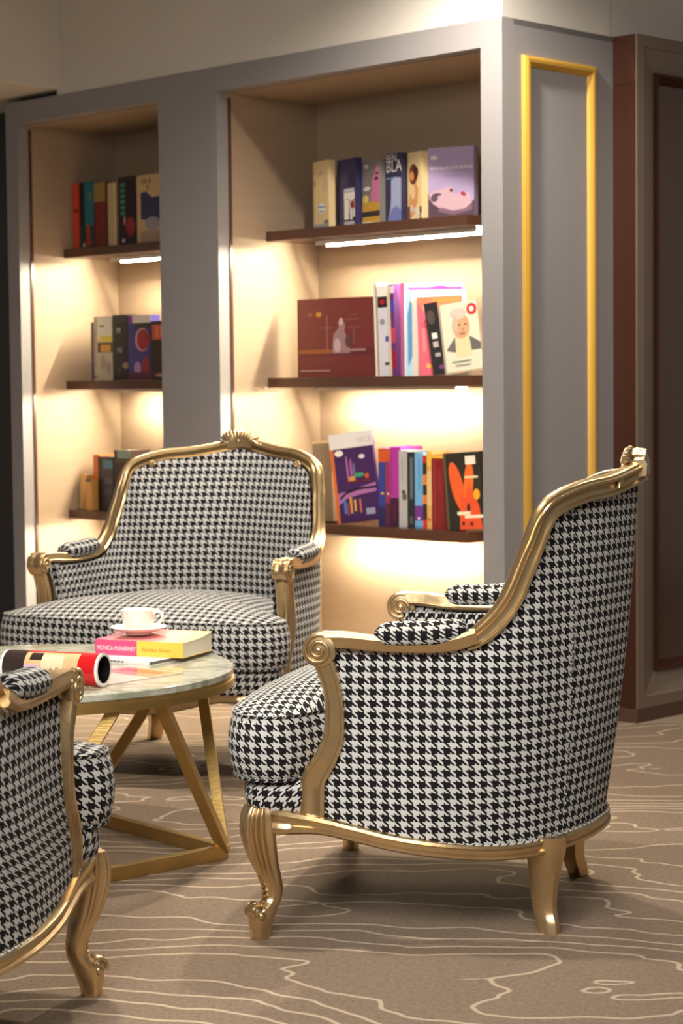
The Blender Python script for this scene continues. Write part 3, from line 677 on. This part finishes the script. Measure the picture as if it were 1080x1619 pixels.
book('magazine', **B(-.652, .296, Z2, 34), w=.165, h=.285, t=.010, colr=P(232, 120, 84), group=g2, lean=-.03, label='coral pink magazine with an orange title', pages=WH,
     front=[('p', 0, 0, 1, 1, P(226, 92, 112), [(0, 0), (.5, 0), (.42, .55), (.2, .8), (0, .95)]), ('r', .34, .93, .62, .05, P(238, 140, 60)), ('e', .22, .86, .2, .1, P(244, 150, 130)), ('e', .24, .66, .22, .14, P(200, 60, 80)), ('e', .24, .66, .12, .09, P(232, 110, 110)), ('e', .22, .12, .12, .06, P(246, 180, 60)), ('r', .1, .3, .06, .3, P(240, 130, 130))])
book('magazine', **B(-.572, .285, Z2, 26), w=.050, h=.262, t=.010, colr=P(30, 26, 28), group=g2, lean=-.14, label='black magazine leaning left between the pink and portrait ones', pages=WH,
     front=[('r', .3, .50, .4, .08, WH), ('r', .3, .38, .4, .08, P(190, 180, 170)), ('e', .4, .8, .6, .2, P(80, 66, 60)), ('r', .35, .25, .4, .05, P(180, 170, 160)), ('e', .7, .1, .4, .06, P(120, 60, 120))])
book('magazine', **B(-.508, .278, Z2, 12), w=.158, h=.252, t=.009, colr=P(238, 230, 206), group=g2, lean=-.12, label='cream magazine with a portrait of a grey-haired man', pages=WH,
     front=[('r', 0, 0, .05, 1, P(176, 168, 150)), ('p', .5, 0, 1, 1, P(110, 108, 106), [(-.40, .34), (-.14, .52), (.2, .52), (.5, .40), (.5, .30), (-.2, .30)]), ('p', .5, .12, 1, 1, P(232, 220, 176), [(-.14, .42), (.22, .42), (.26, .10), (-.16, .10)]), ('e', .54, .66, .46, .36, P(216, 172, 132)), ('e', .50, .84, .44, .16, P(214, 204, 190)), ('e', .40, .70, .12, .24, P(208, 190, 170)), ('e', .56, .55, .16, .03, P(170, 110, 90)), ('e', .50, .68, .07, .02, P(90, 66, 54)), ('e', .66, .68, .07, .02, P(90, 66, 54)), ('e', .58, .61, .06, .06, P(200, 150, 112)), ('e', .86, .88, .26, .16, P(206, 50, 50)), ('e', .86, .88, .12, .08, WH), ('r', .22, .15, .5, .025, P(150, 160, 140)), ('r', .30, .10, .4, .02, P(150, 160, 140)), ('r', .05, 0, .95, .03, P(196, 184, 150))])
# bottom shelf, wide bay
book('book', **B(-1.238, .330, Z3, -13), w=.135, h=.312, t=.16, colr=P(126, 106, 86), group=g3, lean=-.06, label='brown leaning volume with rough page edges beside the armchair back', pages=P(190, 170, 140),
     front=[('r', .25, 0, .02, 1, P(104, 86, 70)), ('r', .5, 0, .02, 1, P(108, 90, 72)), ('r', .75, 0, .02, 1, P(104, 86, 70)), ('r', 0, .965, 1, .035, P(214, 190, 150))])
book('magazine', **B(-1.070, .285, Z3, 11), w=.196, h=.340, t=.012, colr=P(66, 36, 90), group=g3, lean=-.12, label='purple city-night magazine with a white title band and orange spine', pages=WH,
     front=[('r', 0, 0, .075, 1, P(216, 112, 50)), ('r', .0, .83, 1, .17, P(232, 228, 224)), ('e', .2, .78, .2, .07, WH), ('e', .72, .72, .14, .05, P(224, 214, 220)), ('p', .08, .3, 1, 1, P(170, 110, 170), [(0, .03), (.9, .12), (.9, .02), (.5, .0), (.2, -.03), (0, -.1)]), ('p', .08, .26, 1, 1, P(24, 16, 34), [(.03, .02), (.2, .09), (.5, .12), (.92, .12), (.92, .095), (.5, .095), (.2, .06), (.06, 0)]),
            ('e', .45, .58, .07, .26, P(150, 90, 150)), ('e', .36, .60, .03, .3, P(190, 120, 180)), ('e', .52, .56, .03, .2, P(110, 130, 190)), ('e', .62, .52, .24, .05, P(70, 150, 110)), ('r', .38, .45, .14, .06, P(206, 150, 60)), ('r', .3, .44, .6, .02, P(110, 30, 50)), ('r', .20, .10, .05, .16, P(70, 130, 200)), ('r', .34, .10, .05, .18, P(214, 160, 70)), ('r', .44, .12, .04, .13, P(226, 180, 90)), ('r', .56, .10, .04, .15, P(200, 110, 90)), ('r', .27, .08, .03, .14, P(190, 60, 110)), ('r', .70, .07, .2, .07, P(160, 160, 190)), ('e', .8, .5, .1, .06, P(200, 90, 50))],
     text=[('NCE', .66, .875, .030, P(200, 202, 206), 1.1, 0)])
sp3 = [('blue spined book with an orange top standing right of the city-night magazine', -.868, .30, .034, .292, P(52, 60, 140), [('r', 0, .82, 1, .18, P(200, 84, 40)), ('r', 0, .0, 1, .25, P(40, 40, 90)), ('e', .5, .42, .4, .03, P(220, 170, 60))], .12, 14),
       ('thin plum red book second right of the city-night magazine', -.832, .30, .022, .290, P(140, 50, 90), [('r', 0, .84, 1, .16, P(200, 84, 40)), ('r', 0, .0, 1, .3, P(90, 30, 60)), ('e', .5, .42, .5, .03, P(230, 170, 120))], .12, 14),
       ('thick magenta book with a darker lower half', -.808, .30, .046, .298, P(168, 52, 150), [('r', 0, 0, 1, .36, P(60, 20, 50)), ('r', .1, .40, .1, .5, P(140, 36, 120)), ('r', .3, .08, .12, .2, P(100, 30, 70))], .17, 14),
       ('pale grey book with a small animal picture on its spine', -.758, .295, .039, .285, P(178, 176, 176), [('e', .6, .40, .5, .1, P(100, 90, 76)), ('e', .5, .46, .4, .05, P(60, 54, 50)), ('r', .3, .6, .12, .3, P(150, 150, 152))], .12, 12),
       ('black book with white lettering running down its spine', -.716, .295, .034, .280, P(34, 40, 46), [('r', .38, .38, .28, .55, P(140, 146, 150)), ('r', .46, .38, .12, .55, P(40, 46, 50)), ('r', .3, .05, .4, .1, P(90, 80, 70))], .12, 12),
       ('light blue book with a violet block near the foot of its spine', -.678, .295, .036, .278, P(110, 170, 214), [('r', 0, .10, 1, .20, P(110, 50, 140)), ('e', .45, .13, .3, .04, P(224, 210, 230)), ('r', .4, .5, .2, .42, P(90, 146, 196)), ('r', 0, .0, 1, .03, P(80, 140, 190))], .12, 12),
       ('narrow black and orange book right of the light blue one', -.638, .295, .016, .268, P(50, 36, 30), [('r', 0, .60, 1, .14, P(210, 130, 40)), ('r', 0, .34, 1, .12, P(220, 120, 40)), ('r', 0, .9, 1, .1, P(190, 40, 40)), ('r', 0, 0, 1, .12, P(200, 50, 40))], .12, 12),
       ('narrow cream-yellow book left of the dark red one', -.618, .295, .020, .282, P(214, 164, 96), [('r', 0, .3, 1, .45, P(222, 186, 130)), ('r', 0, .82, 1, .18, P(230, 186, 70)), ('e', .5, .12, .6, .04, P(190, 80, 60))], .14, 12),
       ('dark red book with a yellow edge on top', -.594, .295, .062, .270, P(126, 22, 24), [('r', .15, .06, .08, .88, P(150, 50, 46)), ('r', .45, .5, .2, .3, P(140, 34, 34)), ('r', .0, .96, 1, .04, P(230, 180, 60)), ('r', .8, 0, .2, 1, P(100, 14, 18))], .14, 12)]
for lab, x, y, w_, h_, c_, fr_, t_, an in sp3:
    book('book', **B(x, y, Z3, an), w=w_, h=h_, t=t_, colr=c_, group=g3, label=lab, front=fr_)
book('paperback', **B(-.506, .283, Z3, 8), w=.156, h=.278, t=.045, colr=P(38, 36, 30), group=g3, lean=-.07, label='black paperback with a large orange figure, rightmost on the bottom shelf',
     front=[('r', 0, 0, .06, 1, P(92, 80, 60)), ('e', .34, .56, .34, .66, P(232, 96, 36), .22), ('e', .66, .62, .26, .52, P(238, 110, 40), -.12), ('p', .25, .0, 1, 1, P(230, 84, 40), [(.10, .0), (.72, .0), (.66, .30), (.50, .50), (.38, .58), (.30, .40), (.16, .48), (.12, .2)]), ('e', .62, .28, .10, .12, P(60, 30, 20)), ('r', .30, .19, .36, .045, P(244, 234, 200)), ('r', .50, .145, .50, .04, P(244, 234, 200)), ('r', .56, .66, .36, .03, P(240, 220, 180)), ('r', .60, .84, .28, .11, P(240, 232, 214)), ('e', .86, .45, .18, .14, P(246, 176, 40)), ('e', .45, .08, .08, .05, P(60, 30, 20)), ('e', .68, .07, .08, .05, P(60, 30, 20))])
# narrow bay
h1, h2, h3 = 'books on the top shelf of the narrow bay', 'books on the middle shelf of the narrow bay', 'books on the bottom shelf of the narrow bay'
book('book', **B(-2.668, .28, Z1), w=.050, h=.284, t=.13, colr=P(214, 76, 46), group=h1, label='bright red book, leftmost on the top shelf of the narrow bay', front=[('r', .1, .56, .8, .05, P(120, 40, 34)), ('r', .85, 0, .15, 1, P(150, 44, 36))])
book('book', **B(-2.616, .28, Z1), w=.092, h=.284, t=.13, colr=P(18, 112, 132), group=h1, label='teal and black book with a red picture low on its spine', front=[('r', 0, 0, .34, 1, P(30, 34, 34)), ('r', 0, 0, 1, .34, P(24, 60, 60)), ('e', .62, .25, .3, .24, P(170, 60, 36)), ('e', .62, .1, .5, .14, P(150, 50, 40)), ('e', .75, .78, .24, .14, P(110, 130, 70)), ('r', .2, .03, .16, .05, P(190, 200, 190))])
book('book', **B(-2.520, .28, Z1), w=.092, h=.276, t=.13, colr=P(118, 40, 36), group=h1, label='maroon book with an olive band at the top', front=[('r', 0, .70, 1, .30, P(150, 126, 72)), ('r', .85, 0, .15, 1, P(76, 40, 30)), ('r', .02, 0, .1, .7, P(90, 30, 30))])
book('book', **B(-2.425, .28, Z1), w=.076, h=.268, t=.13, colr=P(196, 172, 132), group=h1, label='plain cream book between the maroon and dark ones', front=[('r', .55, 0, .12, 1, P(220, 200, 164)), ('r', .75, 0, .25, 1, P(130, 110, 70))])
book('book', **B(-2.342, .27, Z1), w=.116, h=.284, t=.13, colr=P(40, 24, 28), group=h1, label='dark book with green lettering down its spine and a red picture', front=[('e', .68, .26, .5, .28, P(140, 36, 30)), *[('r', .14, .44 + .083 * k, .24, .055, P(60, 132, 108)) for k in range(6)], ('e', .35, .36, .1, .14, P(210, 150, 130)), ('r', .2, .04, .14, .05, P(200, 190, 180))],
     text=[])
book('paperback', **B(-2.215, .265, Z1), w=.20, h=.280, t=.035, colr=P(196, 166, 120), group=h1, label='sand-coloured paperback with a dark blue picture beside the grey pillar', front=[('p', .1, .3, 1, 1, P(50, 54, 84), [(.03, .05), (.7, .02), (.7, .38), (.4, .36), (.2, .46), (.03, .44)]), ('e', .5, .28, .5, .2, P(150, 144, 150)), ('r', .1, .0, .9, .18, P(170, 140, 116)), ('r', .17, .87, .05, .07, P(130, 104, 76)), ('r', .27, .87, .06, .07, P(130, 104, 76)), ('r', .40, .87, .06, .07, P(124, 98, 70)), ('r', .34, .77, .05, .07, P(130, 104, 76))],
     text=[])
book('book', **B(-2.568, .29, Z2), w=.034, h=.250, t=.12, colr=P(50, 48, 96), group=h2, label='thin indigo book, leftmost on the middle shelf of the narrow bay', front=[('r', 0, .3, 1, .06, P(80, 90, 150)), ('r', 0, .6, 1, .04, P(90, 70, 60))])
book('paperback', **B(-2.530, .275, Z2), w=.125, h=.272, t=.05, colr=P(190, 182, 162), group=h2, label='pale paperback with a white and yellow upper half', front=[('r', .2, .62, .8, .38, P(238, 236, 222)), ('r', .32, .60, .68, .1, P(226, 210, 90)), ('r', .22, .44, .78, .15, P(40, 26, 20)), ('r', .36, .45, .56, .11, P(214, 160, 70)), ('e', .5, .28, .3, .22, P(160, 152, 136)), ('e', .8, .2, .24, .2, P(150, 142, 126)), ('e', .08, .06, .14, .05, P(180, 60, 50)), ('e', .45, .85, .3, .03, P(130, 140, 120)), ('r', 0, .2, .12, .6, P(176, 150, 130))])
book('paperback', **B(-2.402, .275, Z2), w=.102, h=.275, t=.05, colr=P(16, 18, 22), group=h2, label='black paperback with sparse white capitals down its cover', front=[('e', .84, .22, .44, .10, P(150, 130, 100)), ('e', .4, .16, .14, .06, P(40, 70, 100)), ('r', 0, .88, 1, .1, P(36, 36, 38))],
     text=[('M', .28, .72, .034, P(220, 218, 210), 1, 0), ('NI', .30, .42, .034, P(170, 168, 162), 1, 0)])
book('paperback', **B(-2.298, .275, Z2), w=.150, h=.270, t=.05, colr=P(56, 50, 120), group=h2, label='violet paperback with a red round emblem and white top edge', front=[('r', .2, .88, .8, .12, P(230, 226, 220)), ('r', .05, .88, .14, .12, P(150, 50, 150)), ('r', .35, .80, .6, .08, P(50, 44, 40)), ('e', .62, .62, .62, .36, P(196, 150, 160)), ('e', .66, .62, .54, .32, P(150, 30, 34)), ('e', .75, .2, .3, .36, P(150, 30, 44)), ('e', .4, .18, .3, .2, P(170, 130, 180)), ('r', 0, 0, 1, .12, P(90, 30, 50))])
book('paperback', **B(-2.142, .268, Z2), w=.13, h=.242, t=.05, colr=P(48, 32, 26), group=h2, label='dark brown paperback with an orange title block beside the grey pillar', front=[('r', .08, .68, .8, .26, P(190, 84, 50)), ('r', .3, .72, .05, .2, P(226, 150, 110)), ('r', .5, .72, .05, .2, P(226, 150, 110)), ('e', .5, .08, .6, .06, P(180, 120, 120))])
book('book', **B(-2.668, .285, Z3 + .0048), w=.040, h=.152, t=.10, colr=P(206, 164, 100), group=h3, lean=.12, label='short tan book leaning right on the lowest shelf of the narrow bay')
book('book', **B(-2.600, .315, Z3), w=.046, h=.238, t=.12, colr=P(206, 104, 40), group=h3, label='orange book behind the short books on the lowest shelf of the narrow bay', front=[('r', 0, .1, 1, .1, P(150, 70, 30))])
book('book', **B(-2.588, .262, Z3), w=.038, h=.134, t=.05, colr=P(196, 146, 80), group=h3, label='very short tan paperback in front of the orange book', front=[('r', 0, .93, 1, .07, P(60, 66, 90))])
book('book', **B(-2.548, .300, Z3), w=.105, h=.232, t=.12, colr=P(42, 42, 58), group=h3, label='dark navy book with a teal label on the lowest shelf of the narrow bay', front=[('r', 0, 0, .25, 1, P(22, 20, 18)), ('r', .36, .78, .62, .16, P(26, 110, 136)), ('r', .4, .5, .5, .1, P(80, 76, 100)), ('r', .4, .3, .5, .1, P(66, 62, 86))])
book('book', **B(-2.436, .300, Z3), w=.105, h=.262, t=.12, colr=P(54, 40, 36), group=h3, label='grey-green topped book partly hidden by the armchair back, lowest shelf', front=[('r', .2, .86, .8, .14, P(130, 160, 150)), ('r', 0, .8, 1, .03, P(90, 80, 60))])

# ------------------------------------------------------------------ things on the table
def flat(nm, loc, rz, w, d, t, colr, label, cat, mk=None):
    e = empty(nm, loc, rz, label, cat); return e
mg = empty('magazine', (-.497, 5.158, TZ), math.radians(56.8), 'white magazine lying flat under the pink and yellow book', 'magazine')
b = MB(); b.rng(0, .275, 0, .205, 0, .0012); b.rng(0, .275, 0, .205, .0092, .0104); b.rng(0, .0012, .0, .205, .0012, .0092, 0)
b.rng(-.0003, .0005, .0, .205, .0015, .0089, 0)
b.build('cover', [M['white']], mg, 0)
MB().rng(.0012, .274, .001, .204, .0012, .0092).build('pages', P(120, 112, 102), mg, 0)
MB().rng(-.0009, -.0002, .120, .128, .003, .007).rng(-.0009, -.0002, .110, .118, .003, .007).rng(-.0009, -.0002, .096, .107, .003, .007).rng(-.0009, -.0002, .084, .093, .003, .007).build('spine_print', P(120, 118, 112), mg, 0)
bk = empty('paperback', (-.655, 5.322, TZ + .0106), math.radians(-23.5), 'thick pink and yellow paperback lying on the table under the teacup', 'book')
PK, YL = P(214, 76, 124), P(240, 196, 78)
L_, W_, T_ = .262, .165, .040
b = MB(); b.rng(0, L_ * .48, -.001, .0015, 0, T_, 0); b.rng(L_ * .48, L_, -.001, .0015, 0, T_, 1)
rows = []; 
def cov(z, curl, mi0, split):
    n = 12
    for (xa, xb, mi) in split:
        for th in (0, .0012):
            pass
        top = [[V(x, W_ * j / n, z + .0012 + curl * (j / n) ** 3) for j in range(n + 1)] for x in (xa, xb)]
        bot = [[p - V(0, 0, .0012) for p in r] for r in top]
        b.grid(top, mi=mi); b.grid(bot, mi=mi, flip=True)
        for r in (0, 1): b.grid([top[r], bot[r]], mi=mi)
        b.grid([[top[0][-1], top[1][-1]], [bot[0][-1], bot[1][-1]]], mi=mi)
cov(T_ - .0012, .012, 0, [(0, L_ * .10, 0), (L_ * .10, L_ * .66, 3), (L_ * .66, L_ * .82, 5), (L_ * .82, L_, 4)])
cov(0, 0, 0, [(0, L_, 1)])
cvb = b.build('cover', [PK, YL, M['white'], P(226, 140, 136), P(236, 204, 130), P(226, 166, 140)], bk, 30)
n = 12; pgs = MB()
rings = [[V(x, .0015 + (W_ - .003) * j / n, .0013) for j in range(n + 1)] + [V(x, .0015 + (W_ - .003) * j / n, T_ - .0014 + .012 * (j / n) ** 3) for j in range(n, -1, -1)] for x in (.0008, L_ - .0008)]
pgs.loft(rings); pgs.build('pages', M['paper'], bk, 0)
text_mesh('MONICA McINERNEY', .0165, P(250, 225, 225), cvb, Matrix.Translation((.006, -.0012, .013)) @ Matrix.Rotation(PI / 2, 4, 'X'), 'author_title', .74)
text_mesh('Alphabet Sisters', .0165, P(170, 120, 40), cvb, Matrix.Translation((L_ * .53, -.0012, .013)) @ Matrix.Rotation(PI / 2, 4, 'X'), 'book_title', .82)
# saucer and cup
SX, SY, SZ = -.545, 5.375, TZ + .0106 + T_ + .0058
sc_ = MB().lathe([(.001, .004), (.028, .004), (.030, 0), (.033, 0), (.036, .005), (.055, .011), (.072, .018), (.0755, .0205), (.074, .0215), (.055, .0145), (.036, .0085), (.026, .0075), (.001, .0075)], seg=64).build('saucer', M['porcelain'], None, 50)
sc_.location = (SX, SY, SZ); tag(sc_, 'white porcelain saucer on top of the pink and yellow book', 'saucer')
cp = empty('teacup', (SX, SY, SZ + .0079), math.radians(-20), 'white porcelain teacup standing on the saucer', 'cup')
MB().lathe([(.001, .004), (.022, .004), (.024, 0), (.027, 0), (.029, .005), (.036, .014), (.0425, .026), (.0455, .040), (.0465, .056), (.0475, .058), (.046, .0585), (.0440, .056), (.043, .040), (.040, .027), (.033, .014), (.022, .0085), (.001, .008)], seg=64).build('cup_body', M['porcelain'], cp, 60)
MB().tube(crom([(.0455, 0, .050), (.056, 0, .055), (.068, 0, .051), (.071, 0, .040), (.064, 0, .028), (.052, 0, .020), (.0385, 0, .017)], 6), .0042, 10).build('handle', M['porcelain'], cp, 60)
# glossy magazine lying open under the rolled one
gm = empty('magazine', (-.397, 5.013, TZ), math.radians(139), 'glossy pinkish magazine lying flat, its corner pointing right past the rolled magazine', 'magazine')
b = MB(); b.rng(0, .205, 0, .28, 0, .003, 0); b.rng(.01, .19, .012, .11, .003, .0032, 1); b.rng(.03, .17, .03, .07, .0032, .0033, 2); b.rng(.0, .205, .12, .27, .003, .0032, 3)
b.build('cover', [P(206, 186, 172, .12), P(196, 140, 130, .12), P(150, 90, 86, .12), P(220, 206, 196, .12)], gm, 0)
# rolled magazine
A_, B_ = V(-.812, 4.868, TZ + .0445), V(-.568, 4.778, TZ + .0445); ax = (B_ - A_); LL = ax.length
rm = empty('rolled_magazine', A_, math.atan2(ax.y, ax.x), 'rolled-up red magazine with a black inside, lying at the front of the table', 'magazine')
def spiral(r0, r1, t0, t1, n=90):
    return [(r0 + (r1 - r0) * k / n, t0 + (t1 - t0) * k / n) for k in range(n + 1)]
sp_ = spiral(.0395, .0355, -1.1, -1.1 - 2 * PI * 1.25)
cols = [P(196, 24, 28, .25), P(226, 176, 130, .25), P(50, 40, 38, .25), WH, P(206, 120, 70, .25), P(240, 206, 170, .25), P(206, 170, 190, .25)]
def shade(x, th):
    x /= LL; a = (th + 1.1) % (2 * PI) / (2 * PI)
    return 0
outm = MB(); NX = 40
row = lambda off: [[V(LL * i / NX + (-.012 * (1 - i / NX) * math.cos(th) * 0), math.cos(th) * (r + off), math.sin(th) * (r + off)) for r, th in sp_] for i in range(NX + 1)]
ro, ri = row(.0012), row(-.0004)
for i in range(NX):
    for j in range(len(sp_) - 1):
        x = (i + .5) / NX; th = sp_[j][1] % (2 * PI); mi = 0
        # angle PI..1.5PI faces the viewer (local -y), PI/2 is up
        dv = (th - PI / 2) % (2 * PI) / PI      # 0 top, .5 viewer side, 1 bottom
        if x < .25 and dv < .9: mi = 2
        elif .25 <= x < .80 and .10 < dv < .85 - .4 * max(0, x - .55): mi = 1
        if .30 < x < .42 and .14 < dv < .34: mi = 2
        if .26 < x < .40 and .40 < dv < .62: mi = 6
        if .42 < x < .66 and .2 < dv < .5: mi = 5
        if .48 < x < .60 and .60 < dv < .80: mi = 4
        if x < .018 or x > .982: mi = 3
        q = [ro[i][j], ro[i][j + 1], ro[i + 1][j + 1], ro[i + 1][j]]; outm.add(q, [(0, 1, 2, 3)], mi)
outm.build('cover', cols, rm, 60)
inn = MB(); inn.grid(ri, mi=0)
inn.grid([ri[-1], ro[-1]], mi=1); inn.grid([ri[0], ro[0]], mi=1); inn.grid([[r[0] for r in ri], [r[0] for r in ro]], mi=1)
sp2 = spiral(.0345, .0325, 0, 2 * PI)
inn.grid([[V(LL * x, math.cos(t) * r, math.sin(t) * r) for r, t in sp2] for x in (.012, .988)], mi=0)
for x in (.001, .999):
    inn.grid([[V(LL * x, math.cos(t) * r, math.sin(t) * r) for t in [2 * PI * k / 48 for k in range(49)]] for r in (.0325, .0392)], mi=1)
inn.build('inner_pages', [BK, WH], rm, 60)
